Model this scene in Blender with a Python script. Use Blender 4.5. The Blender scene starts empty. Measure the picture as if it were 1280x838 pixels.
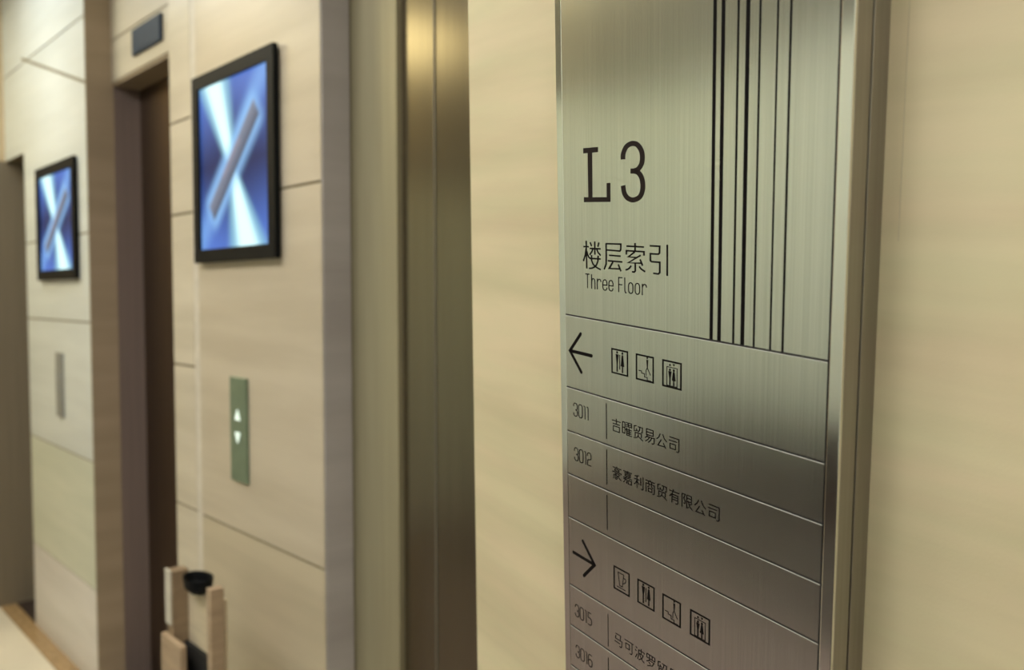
import bpy, bmesh, math
from mathutils import Vector, Matrix
scn = bpy.context.scene
COL = scn.collection

# ------------------------------------------------------------------ materials
def new_mat(name):
    m = bpy.data.materials.new(name); m.use_nodes = True
    nt = m.node_tree
    return m, nt, nt.nodes['Principled BSDF']

def noise_mix(nt, c1, c2, scale, detail=4, stops=(.35, .65), vec='Object', rough=.5):
    tc = nt.nodes.new('ShaderNodeTexCoord'); mp = nt.nodes.new('ShaderNodeMapping')
    mp.inputs['Scale'].default_value = scale
    nz = nt.nodes.new('ShaderNodeTexNoise'); nz.inputs['Scale'].default_value = 1.0
    nz.inputs['Detail'].default_value = detail; nz.inputs['Roughness'].default_value = rough
    rp = nt.nodes.new('ShaderNodeValToRGB')
    rp.color_ramp.elements[0].position = stops[0]; rp.color_ramp.elements[1].position = stops[1]
    rp.color_ramp.elements[0].color = (*c1, 1); rp.color_ramp.elements[1].color = (*c2, 1)
    nt.links.new(tc.outputs[vec], mp.inputs['Vector']); nt.links.new(mp.outputs[0], nz.inputs['Vector'])
    nt.links.new(nz.outputs['Fac'], rp.inputs['Fac'])
    return rp.outputs['Color'], nz.outputs['Fac']

def add_bump(nt, b, fac, strength, dist):
    bp = nt.nodes.new('ShaderNodeBump'); bp.inputs['Strength'].default_value = strength
    bp.inputs['Distance'].default_value = dist
    nt.links.new(fac, bp.inputs['Height']); nt.links.new(bp.outputs[0], b.inputs['Normal'])

def stone(name, c1, c2, scale=(1.5, 1.5, 14), rough=.4, bump=.15):
    m, nt, b = new_mat(name)
    c, f = noise_mix(nt, c1, c2, scale)
    nt.links.new(c, b.inputs['Base Color']); b.inputs['Roughness'].default_value = rough
    add_bump(nt, b, f, bump, .002)
    return m

def plain(name, c, rough=.5, metal=0.0, var=.06, scale=(30, 30, 30), spec=.5):
    m, nt, b = new_mat(name)
    col, f = noise_mix(nt, tuple(x*(1-var) for x in c), tuple(min(1, x*(1+var)) for x in c), scale)
    nt.links.new(col, b.inputs['Base Color'])
    b.inputs['Roughness'].default_value = rough; b.inputs['Metallic'].default_value = metal
    b.inputs['Specular IOR Level'].default_value = spec
    return m

def emissive(name, c, s):
    m, nt, b = new_mat(name)
    b.inputs['Base Color'].default_value = (*c, 1)
    b.inputs['Emission Color'].default_value = (*c, 1); b.inputs['Emission Strength'].default_value = s
    return m

def brushed(name, c1, c2, rough, aniso=.6, scale=(900, 900, 3), bump=.05, stops=(.3, .7)):
    m, nt, b = new_mat(name)
    c, f = noise_mix(nt, c1, c2, scale, 3, stops)
    nt.links.new(c, b.inputs['Base Color'])
    b.inputs['Metallic'].default_value = 1; b.inputs['Roughness'].default_value = rough
    b.inputs['Anisotropic'].default_value = aniso
    xyz = nt.nodes.new('ShaderNodeCombineXYZ'); xyz.inputs[0].default_value = 1
    vt = nt.nodes.new('ShaderNodeVectorTransform'); vt.vector_type = 'VECTOR'
    vt.convert_from = 'OBJECT'; vt.convert_to = 'WORLD'
    nt.links.new(xyz.outputs[0], vt.inputs[0]); nt.links.new(vt.outputs[0], b.inputs['Tangent'])
    if bump: add_bump(nt, b, f, bump, .0002)
    return m

M = {}
M['pier'] = None
def pier_mat():
    m, nt, b = new_mat('cream wallcovering')
    c, f = noise_mix(nt, (.59, .525, .35), (.715, .64, .44), (1.6, 1.6, 17), 5, (.3, .62))
    c2, f2 = noise_mix(nt, (.93, .95, .88), (1.0, .96, .925), (4, 4, 26), 3, (.35, .65))
    mx = nt.nodes.new('ShaderNodeMix'); mx.data_type = 'RGBA'; mx.blend_type = 'MULTIPLY'
    mx.inputs[0].default_value = 1
    nt.links.new(c, mx.inputs[6]); nt.links.new(c2, mx.inputs[7])
    nt.links.new(mx.outputs[2], b.inputs['Base Color'])
    b.inputs['Roughness'].default_value = .55
    _, f3 = noise_mix(nt, (0, 0, 0), (1, 1, 1), (520, 520, 520), 2)
    add_bump(nt, b, f3, .22, .0006)
    return m
M['pier'] = pier_mat()
M['seam'] = plain('wallcovering seam', (.50, .44, .30), .7)
M['warm_stone'] = stone('warm travertine', (.455, .40, .30), (.535, .475, .365))
M['warm_stone_b'] = stone('warm travertine lower', (.42, .37, .265), (.50, .44, .32))
M['stile_stone'] = stone('pale travertine', (.50, .455, .355), (.59, .54, .43))
M['cool_stone'] = stone('pale cool travertine', (.57, .60, .585), (.64, .67, .655))
M['cool_stone_b'] = stone('green lit travertine', (.55, .575, .475), (.62, .635, .53))  # green and pink cast of the light put into the lower courses
M['cool_stone_c'] = stone('pink lit travertine', (.60, .575, .55), (.67, .64, .62))
M['joint'] = plain('stone joint', (.20, .165, .10), .8)
M['inlay'] = plain('pale grey inlay', (.60, .56, .48), .5)
M['grey_stone'] = stone('grey lilac stone', (.37, .345, .335), (.44, .415, .405), rough=.5)
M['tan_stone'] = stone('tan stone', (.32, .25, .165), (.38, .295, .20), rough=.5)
M['olive_metal'] = plain('olive bronze', (.33, .30, .195), .42, .25, .05, (60, 60, 2))
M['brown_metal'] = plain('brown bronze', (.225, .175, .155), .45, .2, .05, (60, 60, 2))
M['door_steel'] = plain('gold steel door', (.20, .17, .12), .21, .85, .05, (60, 60, 2))
M['recess_shade'] = plain('olive brown painted shade', (.20, .165, .115), .5, 0, .05, (60, 60, 2), .3)
M['door_olive'] = plain('dark olive door', (.17, .155, .12), .5, .2, .05, (60, 60, 2))
M['dark_door'] = brushed('dark bronze door', (.12, .085, .06), (.15, .105, .075), .4, .3, (60, 60, 2), 0)
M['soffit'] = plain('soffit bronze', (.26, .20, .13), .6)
M['face'] = brushed('brushed steel face', (.62, .63, .61), (.74, .75, .73), .21, .5, (1000, 1000, 5), .03)
M['strip'] = brushed('polished steel strip', (.78, .78, .76), (.82, .82, .80), .13, .2, (200, 200, 2), 0)
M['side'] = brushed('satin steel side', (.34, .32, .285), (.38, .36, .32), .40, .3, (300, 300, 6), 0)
M['lip'] = plain('satin groove lip', (.36, .36, .32), .6, .3)
M['groove'] = plain('black groove', (.006, .006, .006), .8)
M['ink'] = plain('black ink', (.006, .005, .005), .7, spec=.05)
M['ink_brown'] = plain('dark brown enamel', (.014, .009, .008), .6, spec=.12)
M['black_plastic'] = plain('black plastic', (.004, .005, .006), .55, spec=.12)
M['floor'] = plain('cream polished floor', (.74, .68, .56), .18, var=.05, scale=(2, 2, 2))
M['border'] = plain('brown granite border', (.36, .24, .12), .2, var=.2, scale=(40, 40, 40))
M['dark_border'] = plain('dark brown granite', (.036, .024, .023), .25, var=.25, scale=(40, 40, 40))
M['ceiling'] = plain('ceiling paint', (.72, .70, .66), .8)
M['front_wall'] = stone('grey green stone', (.66, .74, .66), (.74, .82, .74), rough=.5)
M['runner'] = plain('brown grey floor field', (.175, .13, .125), .3, var=.08, scale=(3, 3, 3))
M['dark_panel'] = plain('dark reflection strip', (.17, .175, .155), .6)  # for unseen strips added to darken the top of the sign's reflection
M['skirting'] = plain('dark skirting', (.045, .034, .032), .4)
M['left_wall'] = stone('beige stone', (.50, .39, .25), (.58, .46, .30))
M['lamp_frame'] = plain('white lamp frame', (.8, .8, .8), .4)
M['plate_green'] = plain('green grey steel', (.17, .23, .155), .45, .3)
M['plate_grey'] = plain('grey steel', (.28, .29, .28), .45, .3)
M['btn_lit'] = emissive('lit arrow', (.85, 1, .92), .26)
M['btn_dim'] = plain('dim arrow', (.30, .32, .32), .5)
M['slate'] = plain('slate display glass', (.030, .050, .085), .5, spec=.15)
M['bin_tan'] = plain('tan wood', (.37, .275, .18), .5, var=.12, scale=(8, 8, 60))
M['bin_shaded'] = plain('shaded tan wood', (.25, .18, .11), .5, var=.12, scale=(8, 8, 60))  # shade on the left panel's inner face put into its wood colour
M['bin_light'] = plain('pale wood', (.60, .52, .37), .5, var=.08, scale=(8, 8, 60))
M['bin_pale_edge'] = plain('pale edge', (.58, .55, .46), .5)

# ------------------------------------------------------------------ helpers
def tag(o, label=None, cat=None, group=None, kind=None):
    if label: o['label'] = label
    if cat: o['category'] = cat
    if group: o['group'] = group
    if kind: o['kind'] = kind
    return o

def empty(name, mat=None, loc=None):
    o = bpy.data.objects.new(name, None); COL.objects.link(o); o.empty_display_size = .05
    if mat is not None: o.matrix_world = mat
    if loc is not None: o.location = loc
    return o

def obj(name, bm, mats, parent=None, bevel=0, seg=2):
    bmesh.ops.recalc_face_normals(bm, faces=bm.faces)
    me = bpy.data.meshes.new(name); bm.to_mesh(me); bm.free()
    for m in (mats if isinstance(mats, (list, tuple)) else [mats]): me.materials.append(m)
    o = bpy.data.objects.new(name, me); COL.objects.link(o)
    if parent: o.parent = parent
    if bevel:
        md = o.modifiers.new('Bevel', 'BEVEL'); md.width = bevel; md.segments = seg; md.limit_method = 'ANGLE'
    return o

def box(bm, x0, x1, y0, y1, z0, z1, mi=0):
    vs = [bm.verts.new((x, y, z)) for x in (x0, x1) for y in (y0, y1) for z in (z0, z1)]
    for q in ((0, 1, 3, 2), (4, 6, 7, 5), (0, 4, 5, 1), (2, 3, 7, 6), (0, 2, 6, 4), (1, 5, 7, 3)):
        f = bm.faces.new([vs[i] for i in q]); f.material_index = mi

def struct(name, boxes, mats, bevel=0):
    bm = bmesh.new()
    for b in boxes: box(bm, *b)
    return tag(obj(name, bm, mats, bevel=bevel), kind='structure')

def part(name, boxes, mats, parent, bevel=0, label=None):
    bm = bmesh.new()
    for b in boxes: box(bm, *b)
    o = obj(name, bm, mats, parent, bevel)
    if label: o['label'] = label
    return o

# ------------------------------------------------------------------ the hall
H = 3.0
XL, XR, YF, YB = -4.7, 3.4, -2.0, 1.008
def slabs(name, x0, x1, zs, mats_idx, mats, y=YB, extra=None, joint=.0035):
    bm = bmesh.new()
    box(bm, x0, x1, y+.004, y+.20, zs[0], zs[-1], len(mats)-1)
    for i in range(len(zs)-1):
        a = zs[i] + (joint if i else 0); b = zs[i+1] - (joint if i < len(zs)-2 else 0)
        box(bm, x0, x1, y, y+.004, a, b, mats_idx[i])
    if extra: extra(bm)
    return tag(obj(name, bm, mats), kind='structure')

struct('floor', [(XL, XR, YF, 1.3, -.1, 0)], M['floor'])
struct('trim_1', [(XL, XR, .937, YB, 0, .0015)], M['border'])
struct('trim_2', [(XL, XR, YB, 1.3, 0, .0015)], M['dark_border'])
struct('trim_3', [(-4.15, XR, YF, -.85, 0, .0015)], M['dark_border'])
struct('floor.001', [(XL, XR, -.85, .35, 0, .0012), (XL, -4.15, YF, -.85, 0, .0012)], M['runner'])
struct('ceiling', [(XL, XR, YF, 1.3, H, H+.1)], M['ceiling'])
struct('wall_left', [(XL-.1, XL, YF, 1.3, 0, H)], M['left_wall'])
struct('wall_right', [(XR, XR+.1, YF, 1.3, 0, H)], M['warm_stone'])
struct('wall_front', [(XL, XR, YF-.1, YF, 0, H)], M['front_wall'])
struct('reflection_strip_front', [(XL, XR, YF, YF+.03, 2.2, H)], M['dark_panel'])
struct('reflection_strip_left', [(XL, XL+.03, YF+.03, -.95, 2.25, H)], M['dark_panel'])
struct('reflection_patch', [(XL, XL+.02, YF+.03, -.95, 0.0, 2.25)], M['front_wall'])  # unseen green patch added for the sign's left side to reflect
struct('recess_shade_plate', [(XL, XL+.004, .90, 1.16, 0, 2.14)], M['recess_shade'])  # dark plate laid on the wall as the shade of the recess
struct('baseboard_front', [(XL, XR, YF, YF+.02, 0, .33)], M['skirting'])

# lift wall: stone piers between the lift doors
def near_extra(bm):
    pass
slabs('wall_back', -2.44, -1.744, [0, .43, .865, 1.76, 2.62, H], [1, 1, 0, 0, 0], [M['warm_stone'], M['warm_stone_b'], M['joint']])
slabs('wall_back.001', -2.634, -2.478, [0, .43, .868, 1.293, 1.742, 2.015, H], [0]*6, [M['stile_stone'], M['joint']])
struct('trim_6', [(-2.478, -2.44, YB+.001, YB+.2, 0, H)], M['inlay'])
def far_extra(bm):
    # thin slanting dark line over the far screen
    vs = [bm.verts.new(p) for p in ((-4.34, YB-.0012, 2.546), (-3.44, YB-.0012, 2.281), (-3.44, YB-.0012, 2.293), (-4.34, YB-.0012, 2.558))]
    f = bm.faces.new(vs); f.material_index = 3
slabs('wall_back.002', -4.34, -3.44, [0, .38, .872, 1.40, 1.735, 2.53, H], [2, 1, 0, 0, 0, 0],
      [M['cool_stone'], M['cool_stone_b'], M['cool_stone_c'], M['joint']], extra=far_extra)
struct('wall_back.003', [(-.75, XR, YB, YB+.2, 0, H)], M['warm_stone'])
# headers over the doors
slabs('wall_back.004', -3.44, -2.634, [2.30, 2.452, H], [0, 0], [M['stile_stone'], M['joint']], y=1.10)
slabs('wall_back.005', -4.70, -4.34, [2.14, 2.53, H], [0, 0], [M['cool_stone'], M['joint']], y=1.012)
slabs('wall_back.006', -1.744, -.75, [2.34, H], [0], [M['warm_stone'], M['joint']], y=1.078)
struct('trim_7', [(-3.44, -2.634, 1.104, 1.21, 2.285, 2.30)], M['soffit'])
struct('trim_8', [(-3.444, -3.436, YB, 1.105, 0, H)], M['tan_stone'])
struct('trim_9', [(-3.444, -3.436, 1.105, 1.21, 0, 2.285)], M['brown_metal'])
struct('trim_10', [(-1.748, -1.740, YB, 1.079, 0, H)], M['grey_stone'])
struct('trim_11', [(-1.748, -1.559, 1.084, 1.100, 0, 2.34)], M['olive_metal'])
def door(name, x0, x1, y, z1, split, mat, gap_mat):
    r = tag(empty(name, loc=((x0+x1)/2, y+.02, 0)), kind='structure')
    cx = (x0+x1)/2
    part('door_leaf', [(x0-cx, split-.002-cx, -.02, .02, 0.002, z1)], mat, r)
    part('door_leaf', [(split+.002-cx, x1-cx, -.02, .02, 0.002, z1)], mat, r)
    part('door_seam', [(split-.002-cx, split+.002-cx, -.022, .0, 0.002, z1)], gap_mat, r)
    return r
door('door_1', -1.735, -.75, 1.098, 2.34, -1.442, M['door_steel'], M['door_olive'])
door('door_2', -3.436, -2.634, 1.202, 2.285, -3.0, M['dark_door'], M['groove'])
door('door_3', -4.70, -4.34, 1.15, 2.14, -4.5, M['door_olive'], M['groove'])

# ------------------------------------------------------------------ wall carrying the directory sign (sign frame)
R = Vector((0.981258, -0.172113, -0.086656)); D = Vector((-0.07036, 0.098633, -0.992633))
N = Vector((0.179392, 0.980127, 0.084674)); P0 = Vector((-0.585872, 0.604284, 1.482129))
SM = Matrix(((R.x, N.x, -D.x, 0), (R.y, N.y, -D.y, 0), (R.z, N.z, -D.z, 0), (0, 0, 0, 1)))
VB = .520      # bottom of the sign
UM = .152
DEPTH = .0365
base = P0 + R*UM + D*VB + N*DEPTH
sign_mat = Matrix.Translation(base) @ SM
def L(u, v, d=0):           # millimetres on the sign face -> local metres
    return Vector((u/1000-UM, d/1000-DEPTH, VB-v/1000))

def v_at(u, d, z):          # v where the wall meets height z
    p = P0 + R*u + N*d
    return (z - p.z)/D.z
pier = bmesh.new()
wall_mat = Matrix.Translation(P0 + N*DEPTH) @ SM
vs = []
for (u, d, slant) in ((0, 0, 1), (0, .12, 1), (1.35, .12, 0), (1.35, 0, 0)):
    for z in (0.0, H):
        uu = u
        if slant:
            uu = -.25
            for _ in range(6):
                v = v_at(uu, DEPTH+d, z); uu = -.2476 - .0381*v
        v = v_at(uu, DEPTH+d, z)
        vs.append(pier.verts.new((uu, d, -v)))
for q in ((0, 1, 3, 2), (2, 3, 5, 4), (4, 5, 7, 6), (6, 7, 1, 0), (0, 2, 4, 6), (1, 7, 5, 3)):
    pier.faces.new([vs[i] for i in q])
po = obj('wall_side', pier, M['pier']); po.matrix_world = wall_mat; tag(po, kind='structure')
bm = bmesh.new()
box(bm, .3275, .3279, -.0002, .0005, .08, 1.0)
so = obj('trim_13', bm, M['seam']); so.matrix_world = wall_mat; tag(so, kind='structure')

# ------------------------------------------------------------------ the sign
sign = tag(empty('directory_sign', mat=sign_mat),
           'tall brushed steel floor directory sign headed L3 on cream wall', 'sign')
VT = -350
def sbox(u0, u1, v0, v1, d0, d1, mi=0):
    a = L(u0, v1, d0); b = L(u1, v0, d1)
    return (a.x, b.x, a.y, b.y, a.z, b.z, mi)
part('face_panel', [sbox(.3, 303.6, VT+10, 510, 0, 1.2)], M['face'], sign)
part('edge_trim', [sbox(-10.3, 0, VT, 520, 0, 3)], M['strip'], sign, .0008, 'polished steel strip along left edge')
part('edge_trim', [sbox(304.8, 315.2, VT, 520, 0, 3)], M['strip'], sign, .0008, 'polished steel strip along right edge')
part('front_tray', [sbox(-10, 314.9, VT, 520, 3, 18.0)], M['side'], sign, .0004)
part('shadow_gap', [sbox(-4, 308.6, VT+1, 519, 18.0, 19.8)], M['groove'], sign)
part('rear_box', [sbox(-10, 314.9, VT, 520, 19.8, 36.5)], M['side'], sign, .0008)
part('panel_groove', [sbox(303.6, 304.8, VT+.5, 519.5, .8, 3)], M['groove'], sign)

def ribbon(bm, pts, w, wy=None, closed=False, h=.14, caps=False):
    """flat stroke on the sign face; w across verticals, wy across horizontals"""
    wy = wy or w
    n = len(pts); P = [Vector(p) for p in pts]
    if closed and (P[0]-P[-1]).length < 1e-6: P = P[:-1]; n -= 1
    segn = []
    for i in range(n if closed else n-1):
        t = (P[(i+1) % n]-P[i]); t.normalize(); segn.append(Vector((-t.y, t.x)))
    left = []; right = []
    for i in range(n):
        if closed: a, b = segn[i-1], segn[i % len(segn)]
        else: a = segn[max(i-1, 0)]; b = segn[min(i, len(segn)-1)]
        m = a+b
        if m.length < 1e-4: m = b.copy()
        m.normalize(); k = 1/max(.45, m.dot(b))
        off = Vector((m.x*w/2*k, m.y*wy/2*k)); e = Vector((0, 0))
        if not closed and caps:
            pass
        left.append(P[i]+off); right.append(P[i]-off)
    def V(p, d): return bm.verts.new(L(p.x, p.y, d))
    lt = [V(p, -h) for p in left]; rt = [V(p, -h) for p in right]
    lb = [V(p, 0) for p in left]; rb = [V(p, 0) for p in right]
    rng = range(n if closed else n-1)
    for i in rng:
        j = (i+1) % n
        bm.faces.new((lt[i], lt[j], rt[j], rt[i]))
        bm.faces.new((lt[i], lb[i], lb[j], lt[j])); bm.faces.new((rt[i], rt[j], rb[j], rb[i]))
    if not closed:
        bm.faces.new((lt[0], rt[0], rb[0], lb[0])); bm.faces.new((lt[-1], lb[-1], rb[-1], rt[-1]))
    if caps and not closed:
        for c in (P[0], P[-1]): disc(bm, c, w/2, h)

def disc(bm, c, r, h=.14, n=14):
    vs = [bm.verts.new(L(c[0]+r*math.cos(2*math.pi*i/n), c[1]+r*math.sin(2*math.pi*i/n), -h-.005)) for i in range(n)]
    bm.faces.new(vs)

def poly(bm, pts, h=.14):
    vs = [bm.verts.new(L(x, y, -h)) for x, y in pts]; vb = [bm.verts.new(L(x, y, 0)) for x, y in pts]
    bm.faces.new(vs)
    n = len(vs)
    for i in range(n): bm.faces.new((vs[i], vs[(i+1) % n], vb[(i+1) % n], vb[i]))

def smooth(pts, k=5):
    out = []; n = len(pts)
    for i in range(n-1):
        p0 = Vector(pts[max(i-1, 0)]); p1 = Vector(pts[i]); p2 = Vector(pts[i+1]); p3 = Vector(pts[min(i+2, n-1)])
        for s in range(k):
            t = s/k
            out.append(.5*((2*p1)+(p2-p0)*t+(2*p0-5*p1+4*p2-p3)*t*t+(3*p1-p0-3*p2+p3)*t**3))
    out.append(Vector(pts[-1]))
    return [tuple(p) for p in out]

def text_part(name, draw, label=None, mat='ink'):
    bm = bmesh.new(); draw(bm)
    me_o = bpy.data.meshes.new(name); bm.to_mesh(me_o); bm.free(); me_o.materials.append(M[mat])
    o = bpy.data.objects.new(name, me_o); COL.objects.link(o); o.parent = sign
    if label: o['label'] = label
    return o

# seven vertical stripes
for (a, b) in ((192.9, 196.5), (201.2, 205.0), (216.7, 218.9), (224.9, 228.9), (237.1, 239.1), (252.8, 254.6), (263.9, 266.0)):
    def dr(bm, a=a, b=b): poly(bm, [(a, VT+10), (b, VT+10), (b, -.4), (a, -.4)], .02)
    text_part('vertical_stripe', dr)
# engraved divider lines (black cut, bright lower lip)
for v in (0, 71.8, 116.3, 160.8, 206.3, 279, 323.5, 368.5, 413.5, 458.5):
    bm = bmesh.new()
    ht = .75
    def quad(pts, mi):
        f = bm.faces.new([bm.verts.new(L(*p)) for p in pts]); f.material_index = mi
    quad([(.3, v-ht, -.03), (303.6, v-ht, -.03), (303.6, v+ht, -.03), (.3, v+ht, -.03)], 0)
    lip = .42
    quad([(.3, v+ht, -.03), (303.6, v+ht, -.03), (303.6, v+ht+lip, -.36), (.3, v+ht+lip, -.36)], 1)
    quad([(.3, v+ht+lip, -.36), (303.6, v+ht+lip, -.36), (303.6, v+ht+lip+.05, 0), (.3, v+ht+lip+.05, 0)], 1)
    me = bpy.data.meshes.new('divider_line'); bm.to_mesh(me); bm.free()
    me.materials.append(M['groove']); me.materials.append(M['lip'])
    o = bpy.data.objects.new('divider_line', me); COL.objects.link(o); o.parent = sign
for (v0, v1) in ((76.8, 111), (121.2, 155.5), (165.5, 200.3), (286.3, 320), (331.5, 364.5)):
    def dr(bm): poly(bm, [(61.7, v0), (63.0, v0), (63.0, v1), (61.7, v1)], .05)
    text_part('cell_line', dr)

def draw_L3(bm):
    poly(bm, [(31.6, -156.3), (53.4, -156.3), (53.3, -151.7), (44.8, -151.7), (44.6, -112.1), (65.3, -112.0), (65.4, -124.3), (70.6, -124.3), (70.5, -107.7), (31.7, -107.6), (31.7, -112.2), (38.4, -112.1), (38.2, -151.6), (31.6, -151.6)])
    up = [(88.0, -143.8), (88.4, -148.5), (91.8, -153.6), (96.5, -155.9), (101.2, -156.4), (106.5, -155.2), (111.3, -151), (113.3, -145.5), (112.3, -139.3), (108, -135.0), (103, -133.6), (98.0, -133.6)]
    lo = [(102, -133.6), (107.5, -132.2), (111.8, -128.4), (113.8, -122.5), (113.2, -116.5), (109.5, -111.5), (101.2, -109.2), (94, -111.0), (89.6, -115.3), (88.0, -121.7)]
    ribbon(bm, smooth(up), 6.0, 4.3); ribbon(bm, smooth(lo), 6.0, 4.3)
text_part('floor_number', draw_L3, 'large dark L3', 'ink_brown')

HEAD = [[(30.1, -66.8), (38.3, -66.9)], [(34.4, -72.3), (34.5, -64.7), (34.9, -46.6)], [(34.2, -65.2), (32.8, -59.3), (29.9, -53.3)], [(35.2, -62.6), (36.6, -59.5), (38.3, -57.2), (40.9, -56.0)], [(40.5, -71.1), (42.5, -67.6)], [(53.5, -71.4), (51.9, -67.4)], [(47.3, -72.2), (47.4, -60.0)], [(39.7, -65.5), (55.9, -65.7)], [(44.5, -65.1), (42.7, -62.4), (39.5, -59.6)], [(50.2, -65.1), (52.1, -62.3), (55.9, -59.7)], [(42.2, -59.5), (42.4, -54.5), (44.3, -51.4), (47.2, -49.5), (51.5, -47.9), (55.9, -46.8)], [(52.3, -59.4), (51.7, -54.4), (49.8, -50.9), (46.4, -48.6), (42.5, -47.3), (38.1, -47.0)], [(39.6, -56.3), (55.8, -56.5)], [(63.9, -71.0), (64.0, -60.7), (63.8, -52.5), (60.9, -47.4)], [(63.5, -70.7), (84.6, -71.0), (84.4, -66.2), (83.2, -64.9), (64.2, -65.1)], [(68.1, -60.5), (84.2, -60.5)], [(66.2, -55.5), (86.5, -55.5)], [(73.5, -54.8), (68.1, -48.7), (83.0, -49.1)], [(80.9, -53.0), (84.6, -47.1)], [(92.2, -69.6), (115.2, -69.7)], [(103.7, -72.7), (103.7, -65.3)], [(92.1, -62.2), (92.1, -65.6), (115.3, -65.7), (115.3, -62.4)], [(103.4, -65.1), (94.7, -60.4), (106.4, -60.3)], [(110.9, -62.5), (94.4, -55.2), (112.4, -55.8)], [(110.2, -59.0), (113.5, -53.8)], [(103.9, -55.0), (103.9, -48.8), (102.6, -47.6), (99.6, -47.7)], [(98.5, -52.9), (96.1, -50.6), (93.4, -49.3), (90.9, -48.8)], [(109.0, -52.9), (111.6, -50.8), (116.8, -48.8)], [(122.6, -71.0), (134.9, -71.1), (134.7, -65.5), (133.3, -64.5), (123.4, -64.4), (123.5, -58.7), (124.8, -57.8), (135.1, -57.8), (135.1, -49.3), (133.4, -48.0), (127.0, -48.2)], [(144.1, -72.7), (144.2, -47.1)]]
def draw_head(bm):
    for s in HEAD: ribbon(bm, s, 2.0, 1.45)
text_part('chinese_heading', draw_head)

def rr(x0, x1, y0, y1, k=5):
    r = (x1-x0)/2; cx = (x0+x1)/2; ry = r*1.0; out = []
    for i in range(k*2+1):
        a = math.pi + math.pi*i/(2*k); out.append((cx+r*math.cos(a), y0+ry+ry*math.sin(a)))
    for i in range(k*2+1):
        a = math.pi*i/(2*k); out.append((cx+r*math.cos(a), y1-ry+ry*math.sin(a)))
    return out
def draw_eng(bm):
    W, WY = 1.15, .95
    for s in ([(32.6, -41.5), (38.8, -41.5)], [(35.7, -41.5), (35.7, -28.3)], [(42, -41.8), (42, -28.3)]): ribbon(bm, s, W, WY)
    ribbon(bm, smooth([(42.1, -34.5), (43, -37.0), (44.7, -37.8), (46.5, -36.8), (47.1, -34)], 4)+[(47.1, -28.3)], W, WY)
    for x in (50.5, 113.1):
        ribbon(bm, [(x, -38.3), (x, -28.4)], W, WY)
        ribbon(bm, smooth([(x+.1, -35), (x+1.4, -37.3), (x+3.3, -37.9), (x+4.8, -37.2), (x+5.5, -35.4)], 4), W, WY)
    for x in (0, 8.7):
        ribbon(bm, [(58.9+x, -33.2), (64.7+x, -33.2)]+smooth([(64.7+x, -35.3), (63.6+x, -37.4), (61.7+x, -38), (59.7+x, -37.2), (58.8+x, -35), (58.8+x, -31.2), (59.7+x, -29.2), (61.7+x, -28.5), (63.8+x, -29.2), (64.6+x, -31.2)], 3), W, WY)
    ribbon(bm, [(81.3, -28.4), (81.3, -41.5), (86.4, -41.5)], W, WY); ribbon(bm, [(81.3, -35.3), (86.2, -35.3)], W, WY)
    ribbon(bm, [(89.8, -42), (89.8, -30.3), (90.6, -28.8), (92, -28.6)], W, WY)
    ribbon(bm, rr(94.9, 100.7, -38, -28.6), W, WY, closed=True)
    ribbon(bm, rr(103.7, 109.6, -38.1, -28.6), W, WY, closed=True)
text_part('english_heading', draw_eng)

# arrows
def arrow(segs):
    def dr(bm):
        for s in segs: ribbon(bm, s, 3.5, 3.3, caps=True)
        disc(bm, segs[0][1] if len(segs[0]) > 2 else segs[0][0], 1.7)
    return dr
text_part('left_arrow', arrow([[(24.0, 16.5), (6.3, 35.1), (24.3, 53.5)], [(6.3, 35.1), (40.6, 35.2)]]), 'large arrow pointing left')
text_part('right_arrow', arrow([[(23.2, 225.0), (42.0, 243.2), (24.4, 261.0)], [(42.0, 243.2), (7.3, 242.4)]]), 'large arrow pointing right')

# pictograms in 23 mm square frames
def frame(bm, u, v, s=23.2):
    ribbon(bm, [(u+.7, v+.7), (u+s-.7, v+.7), (u+s-.7, v+s-.7), (u+.7, v+s-.7)], 1.75, 1.5, closed=True)
def man(bm, u, v, s, cx, top, bot, k=1.0):
    X = lambda f: u+f*s
    Y = lambda f: v+(top+(bot-top)*f)*s
    disc(bm, (X(cx), Y(.04)), .05*s*k, .14)
    poly(bm, [(X(cx-.09*k), Y(.13)), (X(cx+.09*k), Y(.13)), (X(cx+.03*k), Y(.60)), (X(cx-.03*k), Y(.60))])
    for q in (-.022, .022): poly(bm, [(X(cx+(q-.014)*k), Y(.58)), (X(cx+(q+.014)*k), Y(.58)), (X(cx+(q+.014)*k), Y(1)), (X(cx+(q-.014)*k), Y(1))])
def woman(bm, u, v, s, cx, top, bot, k=1.0):
    X = lambda f: u+f*s
    Y = lambda f: v+(top+(bot-top)*f)*s
    disc(bm, (X(cx), Y(.04)), .05*s*k, .14)
    poly(bm, [(X(cx-.04*k), Y(.13)), (X(cx+.04*k), Y(.13)), (X(cx+.10*k), Y(.68)), (X(cx-.10*k), Y(.68))])
    for q in (-.024, .024): poly(bm, [(X(cx+(q-.014)*k), Y(.67)), (X(cx+(q+.014)*k), Y(.67)), (X(cx+(q+.014)*k), Y(1)), (X(cx+(q-.014)*k), Y(1))])
def restroom(u, v):
    def dr(bm):
        frame(bm, u, v); s = 23.2
        man(bm, u, v, s, .35, .10, .90); woman(bm, u, v, s, .67, .10, .90)
        ribbon(bm, [(u+.505*s, v+.21*s), (u+.505*s, v+.79*s)], 1.0)
    return dr
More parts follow.
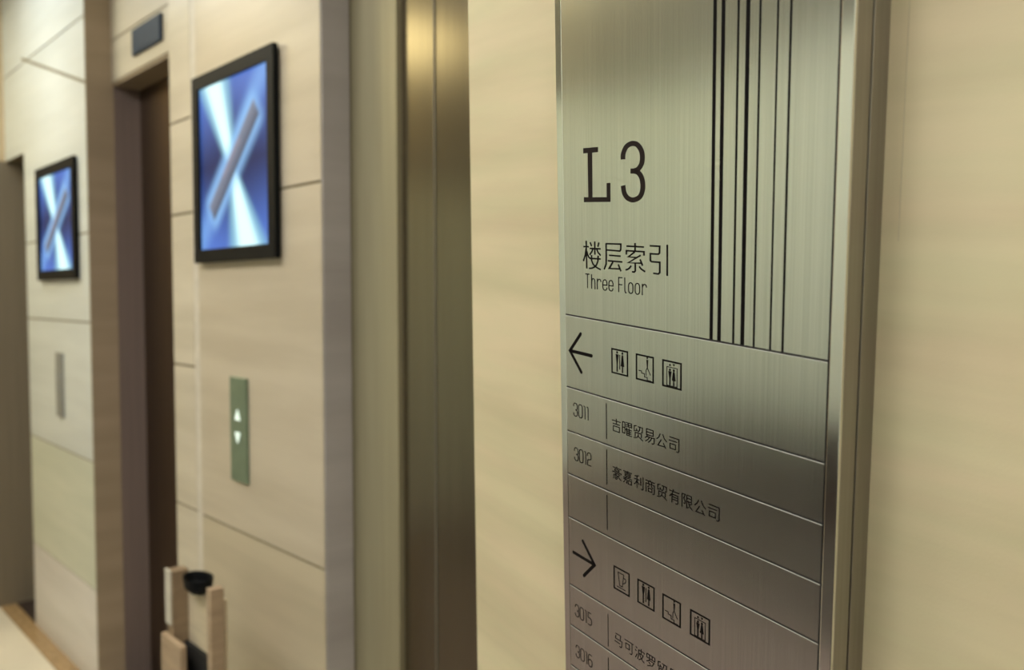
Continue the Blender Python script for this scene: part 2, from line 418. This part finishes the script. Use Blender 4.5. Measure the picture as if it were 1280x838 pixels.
def lift(u, v):
    def dr(bm):
        frame(bm, u, v); s = 23.2
        ribbon(bm, [(u+.24*s, v+.93*s), (u+.24*s, v+.24*s), (u+.77*s, v+.24*s), (u+.77*s, v+.93*s)], .75, .6)
        ribbon(bm, [(u+.24*s, v+.92*s), (u+.77*s, v+.92*s)], .6)
        poly(bm, [(u+.34*s, v+.19*s), (u+.40*s, v+.10*s), (u+.46*s, v+.19*s)])
        poly(bm, [(u+.54*s, v+.10*s), (u+.66*s, v+.10*s), (u+.60*s, v+.19*s)])
        man(bm, u, v, s, .40, .31, .90, .95); woman(bm, u, v, s, .60, .31, .90, .95)
    return dr
def stairs(u, v):
    def dr(bm):
        frame(bm, u, v); s = 23.2
        X = lambda f: u+f*s
        Y = lambda f: v+f*s
        disc(bm, (X(.64), Y(.09)), .038*s)
        poly(bm, [(X(.595), Y(.155)), (X(.695), Y(.155)), (X(.665), Y(.48)), (X(.625), Y(.48))])
        ribbon(bm, [(X(.635), Y(.47)), (X(.575), Y(.56)), (X(.57), Y(.78))], .75)
        ribbon(bm, [(X(.65), Y(.47)), (X(.82), Y(.72))], .75)
        ribbon(bm, [(X(.15), Y(.63)), (X(.32), Y(.63)), (X(.32), Y(.71)), (X(.48), Y(.71)), (X(.48), Y(.83)), (X(.64), Y(.83)), (X(.64), Y(.935)), (X(.86), Y(.935))], .75)
    return dr
def cup(u, v):
    def dr(bm):
        frame(bm, u, v); s = 23.2
        P = lambda a, b: (u+a*s, v+b*s)
        ribbon(bm, [P(.28, .20), P(.64, .20), P(.55, .74), P(.38, .74)], .85, .75, closed=True)
        ribbon(bm, smooth([P(.61, .34), P(.76, .36), P(.73, .50), P(.58, .60)], 4), .8)
        ribbon(bm, [P(.20, .83), P(.74, .83)], .7)
    return dr
text_part('restroom_pictogram', restroom(70.5, 23.4)); text_part('stairs_pictogram', stairs(104.6, 23.5)); text_part('lift_pictogram', lift(138.7, 23.5))
text_part('cup_pictogram', cup(71.6, 232.4)); text_part('restroom_pictogram', restroom(106.0, 232.6))
text_part('stairs_pictogram', stairs(139.7, 233.6)); text_part('lift_pictogram', lift(174.3, 233.9))

# room numbers
DG = {'0': [[(0, 24), (6, 9), (25, 1), (50, 0), (75, 1), (94, 9), (100, 24), (100, 76), (94, 91), (75, 99), (50, 100), (25, 99), (6, 91), (0, 76), (0, 24)]],
      '3': [[(2, 27), (6, 10), (24, 1), (50, 0), (76, 2), (93, 10), (98, 24), (97, 38), (86, 47), (50, 50)], [(50, 50), (88, 53), (100, 64), (100, 78), (92, 92), (72, 99), (50, 100), (26, 99), (6, 91), (0, 75)]],
      '1': [[(8, 1), (45, 3), (62, 9), (62, 100)]],
      '2': [[(0, 28), (8, 9), (28, 1), (55, 0), (84, 4), (98, 18), (98, 36), (86, 48), (55, 52), (22, 54), (6, 62), (4, 97), (100, 97)]],
      '5': [[(92, 1), (10, 1), (8, 44), (50, 41), (84, 45), (100, 58), (100, 78), (90, 93), (68, 99), (40, 100), (6, 96)]],
      '6': [[(94, 6), (60, 0), (24, 3), (6, 14), (0, 32), (0, 76), (8, 92), (28, 99), (52, 100), (76, 98), (94, 90), (100, 74), (100, 60), (90, 46), (66, 41), (36, 43), (4, 54)]]}
def number(txt, u, v):
    def dr(bm):
        x = u
        for c in txt:
            w = 6.1 if c != '1' else 3.8
            for s in DG[c]: ribbon(bm, [(x+px/100*w, v+py/100*13.0) for px, py in s], 1.15, .9)
            x += (8.1 if c != '1' else 4.9) if c != '0' else 8.0
    return dr
for t, u, v in (('3011', 11.0, 86.2), ('3012', 11.3, 131.3), ('3015', 8.9, 297.3), ('3016', 9.1, 342.2)):
    text_part('room_number', number(t, u, v), 'room number '+t)

# tenant names, drawn stroke by stroke
G = {
 '吉': [[(2, 18), (98, 18)], [(50, 0), (50, 42)], [(12, 42), (88, 42)], [(16, 60), (84, 60), (84, 98), (16, 98), (16, 60)]],
 '曜': [[(0, 5), (26, 5), (26, 88), (0, 88), (0, 5)], [(0, 46), (26, 46)], [(36, 3), (64, 3), (64, 36)], [(36, 19), (60, 15)], [(36, 33), (60, 28)], [(70, 3), (98, 3), (98, 36)], [(70, 19), (94, 15)], [(70, 33), (94, 28)], [(50, 40), (36, 62)], [(46, 52), (46, 100)], [(46, 54), (98, 54)], [(72, 40), (72, 96)], [(46, 68), (94, 68)], [(46, 82), (94, 82)], [(46, 97), (100, 97)]],
 '贸': [[(32, 2), (8, 8), (8, 44), (38, 36)], [(28, 24), (42, 42)], [(48, 6), (94, 6), (92, 42), (78, 44)], [(68, 6), (62, 32), (48, 46)], [(18, 88), (18, 54), (82, 54), (82, 84)], [(50, 62), (48, 80), (30, 92), (2, 98)], [(54, 80), (100, 102)]],
 '易': [[(16, 0), (84, 0), (84, 42), (16, 42), (16, 0)], [(16, 21), (84, 21)], [(28, 44), (18, 58), (2, 70)], [(20, 56), (96, 56), (92, 94), (80, 100), (70, 96)], [(46, 58), (30, 78), (4, 94)], [(70, 58), (56, 80), (34, 98)]],
 '公': [[(36, 4), (22, 32), (0, 50)], [(60, 2), (74, 30), (100, 50)], [(46, 44), (14, 92), (84, 90)], [(66, 66), (90, 100)]],
 '司': [[(6, 4), (96, 4), (96, 88), (88, 98), (72, 96)], [(0, 28), (78, 28)], [(12, 50), (64, 50), (64, 84), (12, 84), (12, 50)]],
 '豪': [[(50, 0), (50, 11)], [(2, 11), (98, 11)], [(26, 22), (74, 22), (74, 34), (26, 34), (26, 22)], [(4, 54), (4, 44), (96, 44), (96, 54)], [(22, 55), (80, 55)], [(48, 56), (30, 66), (8, 70)], [(34, 64), (54, 76), (54, 92), (44, 100), (32, 98)], [(48, 72), (6, 84)], [(52, 84), (8, 97)], [(86, 58), (62, 70)], [(60, 66), (76, 86), (98, 97)]],
 '嘉': [[(4, 8), (96, 8)], [(50, 0), (50, 19)], [(14, 19), (86, 19)], [(22, 29), (78, 29), (78, 41), (22, 41), (22, 29)], [(34, 45), (38, 54)], [(66, 45), (62, 54)], [(2, 56), (98, 56)], [(24, 56), (22, 80), (4, 98)], [(4, 68), (44, 68), (42, 94), (32, 98)], [(58, 70), (92, 70), (92, 97), (58, 97), (58, 70)]],
 '利': [[(52, 2), (8, 13)], [(32, 10), (32, 100)], [(2, 34), (58, 34)], [(32, 36), (20, 62), (2, 78)], [(34, 44), (56, 70)], [(72, 12), (72, 72)], [(96, 0), (96, 92), (88, 100), (76, 96)]],
 '商': [[(50, 0), (50, 12)], [(2, 12), (98, 12)], [(32, 16), (36, 30)], [(68, 16), (62, 30)], [(8, 100), (8, 32), (92, 32), (92, 94), (84, 100), (74, 98)], [(40, 38), (36, 50), (24, 58)], [(60, 38), (64, 50), (78, 56)], [(32, 64), (68, 64), (68, 88), (32, 88), (32, 64)]],
 '有': [[(2, 16), (98, 16)], [(44, 0), (32, 30), (4, 58)], [(28, 36), (28, 100)], [(28, 38), (84, 38), (84, 92), (76, 100), (62, 97)], [(30, 56), (84, 56)], [(30, 73), (84, 73)]],
 '限': [[(4, 100), (4, 3), (34, 3), (20, 32), (34, 50), (32, 66), (18, 70)], [(48, 3), (90, 3), (90, 46), (48, 46)], [(48, 24), (90, 24)], [(48, 3), (48, 96), (70, 84)], [(94, 54), (72, 68)], [(62, 48), (76, 78), (100, 98)]],
 '马': [[(14, 4), (74, 4), (70, 46)], [(20, 18), (14, 46), (90, 46), (86, 90), (76, 99), (60, 94)], [(2, 72), (68, 72)]],
 '可': [[(0, 6), (100, 6)], [(14, 30), (56, 30), (56, 70), (14, 70), (14, 30)], [(84, 6), (84, 90), (76, 99), (58, 96)]],
 '波': [[(8, 4), (22, 14)], [(0, 30), (14, 40)], [(4, 96), (14, 76), (22, 58)], [(98, 28), (98, 18), (38, 18)], [(66, 0), (66, 44)], [(38, 18), (38, 56), (28, 98)], [(40, 44), (88, 44), (74, 74), (40, 98)], [(50, 50), (66, 78), (100, 98)]],
 '罗': [[(8, 2), (92, 2), (92, 32), (8, 32), (8, 2)], [(36, 2), (36, 32)], [(64, 2), (64, 32)], [(40, 36), (26, 54), (4, 66)], [(32, 48), (84, 48), (66, 78), (14, 98)], [(28, 62), (48, 76)]],
}
def tenant(txt, u, v, pitch, w=12.9, h=12.2):
    def dr(bm):
        for k, c in enumerate(txt):
            for s in G[c]:
                ribbon(bm, [(u+k*pitch+x/100*w, v+y/100*h) for x, y in s], 1.1, .88)
    return dr
text_part('tenant_name', tenant('吉曜贸易公司', 70.4, 88.6, 15.3), 'first tenant name, six characters')
text_part('tenant_name', tenant('豪嘉利商贸有限公司', 70.8, 134.2, 15.35), 'second tenant name, nine characters')
text_part('tenant_name', tenant('马可波罗贸易公司', 71.8, 300.2, 15.35), 'third tenant name, partly out of view')

# ------------------------------------------------------------------ wall screens
def screen_mesh(w, h, nx=72, nz=72):
    bm = bmesh.new(); cl = bm.loops.layers.float_color.new('art')
    def mixc(a, b, t): t = max(0, min(1, t)); return [a[i]*(1-t)+b[i]*t for i in range(3)]
    def ss(a, b, x):
        t = max(0, min(1, (x-a)/(b-a))); return t*t*(3-2*t)
    def art(s, t):       # s left-right, t bottom-top
        c = mixc((.012, .02, .09), (.10, .22, .72), ss(.0, .75, abs(t-.5)*1.0+.25*abs(s-.5)))
        c = mixc(c, (.20, .42, .85), .75*ss(.22, .0, abs((t-.5)-(s-.5)*1.0-.05))*1.0)
        # upper beam narrowing to the centre, lower beam widening
        if t > .45:
            ctr = .50-.28*((t-.45)/.55); wd = .05+.15*((t-.45)/.55)
        else:
            ctr = .50+.20*((.45-t)/.45); wd = .05+.17*((.45-t)/.45)
        c = mixc(c, (.30, .62, .75), .8*ss(wd*1.5, wd*.8, abs(s-ctr))); c = mixc(c, (.85, 1.25, 1.3), ss(wd*.95, wd*.3, abs(s-ctr)))
        # glow along the slanted handset
        dx, dy = .66, .56; n = math.hypot(dx, dy); dx /= n; dy /= n
        a = (s-.5)*dx+(t-.5)*dy; b = -(s-.5)*dy+(t-.5)*dx
        c = mixc(c, (.30, .60, 1.0), .8*ss(.17, .06, abs(b))*ss(.52, .40, abs(a)))
        k = ss(.072, .052, abs(b))*ss(.45, .42, abs(a))
        body = mixc((.06, .08, .13), (.26, .29, .38), .5+b*7)
        if abs(a) < .16 and b > .02: body = mixc(body, (.50, .36, .44), .2)
        return mixc(c, body, k)
    g = [[bm.verts.new((-w/2+w*i/nx, 0, h*j/nz)) for i in range(nx+1)] for j in range(nz+1)]
    for j in range(nz):
        for i in range(nx):
            f = bm.faces.new((g[j][i], g[j][i+1], g[j+1][i+1], g[j+1][i]))
            for l in f.loops:
                co = l.vert.co; l[cl] = (*art(co.x/w+.5, co.z/h), 1)
    return bm
def screen_mat():
    m, nt, b = new_mat('lit screen picture')
    at = nt.nodes.new('ShaderNodeVertexColor'); at.layer_name = 'art'
    nt.links.new(at.outputs[0], b.inputs['Emission Color']); b.inputs['Emission Strength'].default_value = .50
    b.inputs['Base Color'].default_value = (.004, .004, .005, 1); b.inputs['Roughness'].default_value = .4
    b.inputs['Specular IOR Level'].default_value = .08
    return m
M['screen'] = screen_mat()
def wall_screen(x0, x1, z0, z1, yf, label, b=.036):
    cx = (x0+x1)/2; w = x1-x0; h = z1-z0
    r = tag(empty('wall_screen', loc=(cx, YB, z0)), label, 'screen', 'screens on the lift wall')
    t = yf-YB
    part('housing', [(-w/2+.008, w/2-.008, t+.012, -.0002, .008, h-.008)], M['black_plastic'], r, .001)
    part('bezel', [(-w/2, -w/2+b, t, t+.014, 0, h), (w/2-b, w/2, t, t+.014, 0, h), (-w/2+b, w/2-b, t, t+.014, 0, b), (-w/2+b, w/2-b, t, t+.014, h-b, h)], M['black_plastic'], r)
    o = obj('display_panel', screen_mesh(w-2*b, h-2*b), M['screen'], r); o.location = (0, t+.008, b)
    return r
wall_screen(-2.421, -1.935, 1.592, 2.107, .988, 'nearer and larger lit blue picture screen above the green call plate')
wall_screen(-4.092, -3.552, 1.565, 2.031, .990, 'farther small lit blue picture screen on the pale pier at far left', .04)

# ------------------------------------------------------------------ lift call plates
def call_plate(x, z0, z1, w, mat, bmat, label, lit):
    r = tag(empty('call_plate', loc=(x, YB, z0)), label, 'lift button panel', 'call plates on the lift wall')
    h = z1-z0
    part('plate', [(-w/2, w/2, -.008, .0002, 0, h)], mat, r, .002)
    s = .0105
    for (zc, up) in ((h*.64, 1), (h*.43, -1)):
        bm = bmesh.new()
        pr = [(-s, -s*.9*up), (s, -s*.9*up), (0, s*1.1*up)]
        a = [bm.verts.new((p[0]*1.35, -.0105, zc+p[1]*1.35)) for p in pr]; b = [bm.verts.new((p[0]*1.35, -.008, zc+p[1]*1.35)) for p in pr]
        bm.faces.new(a)
        for i in range(3): bm.faces.new((a[i], a[(i+1) % 3], b[(i+1) % 3], b[i]))
        o = obj('arrow_button', bm, bmat, r); o['label'] = ('lit white ' if lit else 'unlit grey ')+('up arrow' if up > 0 else 'down arrow')
call_plate(-2.180, 1.003, 1.283, .098, M['plate_green'], M['btn_lit'], 'green grey lift call plate with two lit white arrows below nearer screen', True)
call_plate(-3.845, 1.005, 1.268, .095, M['plate_grey'], M['btn_dim'], 'pale grey unlit lift call plate below the farther screen', False)

# floor indicator over the middle lift
r = tag(empty('floor_indicator', loc=(-3.055, 1.10, 2.345)), 'small dark slate lift position display above the dark lift door', 'display')
part('indicator_frame', [(-.135, .135, -.010, -.0002, 0, .090)], M['slate'], r, .002)
part('indicator_glass', [(-.125, .125, -.0115, -.010, .008, .082)], M['slate'], r)

# ------------------------------------------------------------------ litter bin by the middle lift
r = tag(empty('litter_bin', loc=(-2.03, .86, 0)), 'slim tan wooden litter bin with black ash bowl, standing before the lift wall', 'bin')
def b_(x0, x1, y0, y1, z0, z1): return (x0+2.03, x1+2.03, y0-.86, y1-.86, z0, z1)
part('side_panel', [b_(-2.166, -2.128, .80, .841, 0, .816)], M['bin_shaded'], r, .002, 'side panel browned for shade')
part('side_panel', [b_(-1.924, -1.900, .80, .832, 0, .828)], M['bin_tan'], r, .002, 'tan side panel')
part('panel_edge', [b_(-2.168, -2.134, .796, .80, .68, .818)], M['bin_pale_edge'], r, .001)
part('back_panel', [b_(-2.128, -1.924, .838, .850, 0, .790)], M['bin_light'], r, .002, 'pale back panel')
part('front_box', [b_(-2.172, -2.045, .785, .80, 0, .655)], M['bin_tan'], r, .002)
part('bin_shade', [b_(-2.128, -1.924, .826, .8375, 0, .635)], M['groove'], r)  # black sheet painted in for the shade beside the front box
bm = bmesh.new()
prof = [(.0, .0), (.030, .002), (.045, .018), (.050, .048), (.054, .050), (.054, .044), (.049, .012), (.03, -.006), (0, -.008)]
ring = []
for k in range(24):
    a = 2*math.pi*k/24; ring.append([bm.verts.new((p[0]*math.cos(a)*.95, p[0]*math.sin(a)*.6, p[1]*.7)) for p in prof])
for k in range(24):
    for j in range(len(prof)-1):
        try: bm.faces.new((ring[k][j], ring[(k+1) % 24][j], ring[(k+1) % 24][j+1], ring[k][j+1]))
        except ValueError: pass
bmesh.ops.remove_doubles(bm, verts=bm.verts, dist=1e-5)
o = obj('ash_bowl', bm, M['black_plastic'], r); o.location = (-.017, -.028, .783)

# ------------------------------------------------------------------ lamps of the hall
def lamp(x, y, sx, sy, col, s, label):
    r = tag(empty('ceiling_light', loc=(x, y, H)), label, 'ceiling light', 'ceiling lights of the lift hall')
    part('lamp_frame', [(-sx/2-.02, sx/2+.02, -sy/2-.02, sy/2+.02, -.02, -.0005)], M['lamp_frame'], r)
    part('diffuser', [(-sx/2, sx/2, -sy/2, sy/2, -.026, -.02)], emissive('diffuser glow', col, s), r)
lamp(-4.25, -.48, .80, 1.15, (1, .88, .50), 4.6, 'warm square ceiling light at the far end of the hall')
lamp(-3.9, .45, .6, .5, (.90, .98, 1), 4.8, 'added cool white ceiling light, daylight for the pale pier')  # lamp added in place of cool daylight on the pale pier
lamp(-2.4, -.5, .9, .5, (1, .96, .91), 9.0, 'added unseen warm ceiling light before the nearer screen')  # this and the lamps below are out of view, added to light the hall
lamp(-1.0, -.6, .9, .5, (1, .955, .90), 9.0, 'added unseen warm ceiling light before the directory sign')
lamp(.9, -.7, .9, .5, (1, .955, .90), 9.0, 'added unseen warm ceiling light near the right end')
lamp(2.5, -.7, .9, .5, (1, .955, .90), 9.0, 'added unseen warm ceiling light at the right end wall')
def downlight(x, y, e, label, col=(1, .88, .68), z=H, spread=75):
    r = tag(empty('downlight', loc=(x, y, z)), label, 'ceiling light')
    part('lamp_ring', [(-.05, .05, -.05, .05, -.012, -.0005)], M['lamp_frame'], r, .004)
    d = bpy.data.lights.new('downlight_lamp', 'SPOT'); d.energy = e; d.spot_size = math.radians(spread); d.spot_blend = .8
    d.shadow_soft_size = .05; d.color = col
    lo = bpy.data.objects.new('downlight_lamp', d); COL.objects.link(lo); lo.parent = r; lo.location = (0, 0, -.03)
downlight(-2.15, .70, 11, 'small downlight above the nearer screen')
downlight(-3.85, .70, 6, 'small downlight above the farther screen', (.95, 1, 1))

# ------------------------------------------------------------------ world, camera, view
w = bpy.data.worlds.new('hall air'); scn.world = w; w.use_nodes = True
w.node_tree.nodes['Background'].inputs[0].default_value = (.9, .95, 1, 1)
w.node_tree.nodes['Background'].inputs[1].default_value = .3
cd = bpy.data.cameras.new('camera'); cam = bpy.data.objects.new('camera', cd); COL.objects.link(cam)
cd.sensor_width = 36; cd.lens = 30.375; cd.clip_start = .01
C = ((.6734854, .03350334, -.7384409), (.7392005, -.03052499, .6727933), (0, -.9989723, -.0453238))
cam.matrix_world = Matrix([[C[i][0], -C[i][1], -C[i][2], (0, 0, 1.5)[i]] for i in range(3)] + [[0, 0, 0, 1]])
cd.dof.use_dof = True; cd.dof.focus_distance = .752; cd.dof.aperture_fstop = 4.8
scn.camera = cam
vs_ = scn.view_settings
vs_.view_transform = 'Standard'; vs_.look = 'None'; vs_.gamma = 1; vs_.use_curve_mapping = False; vs_.exposure = 1.05
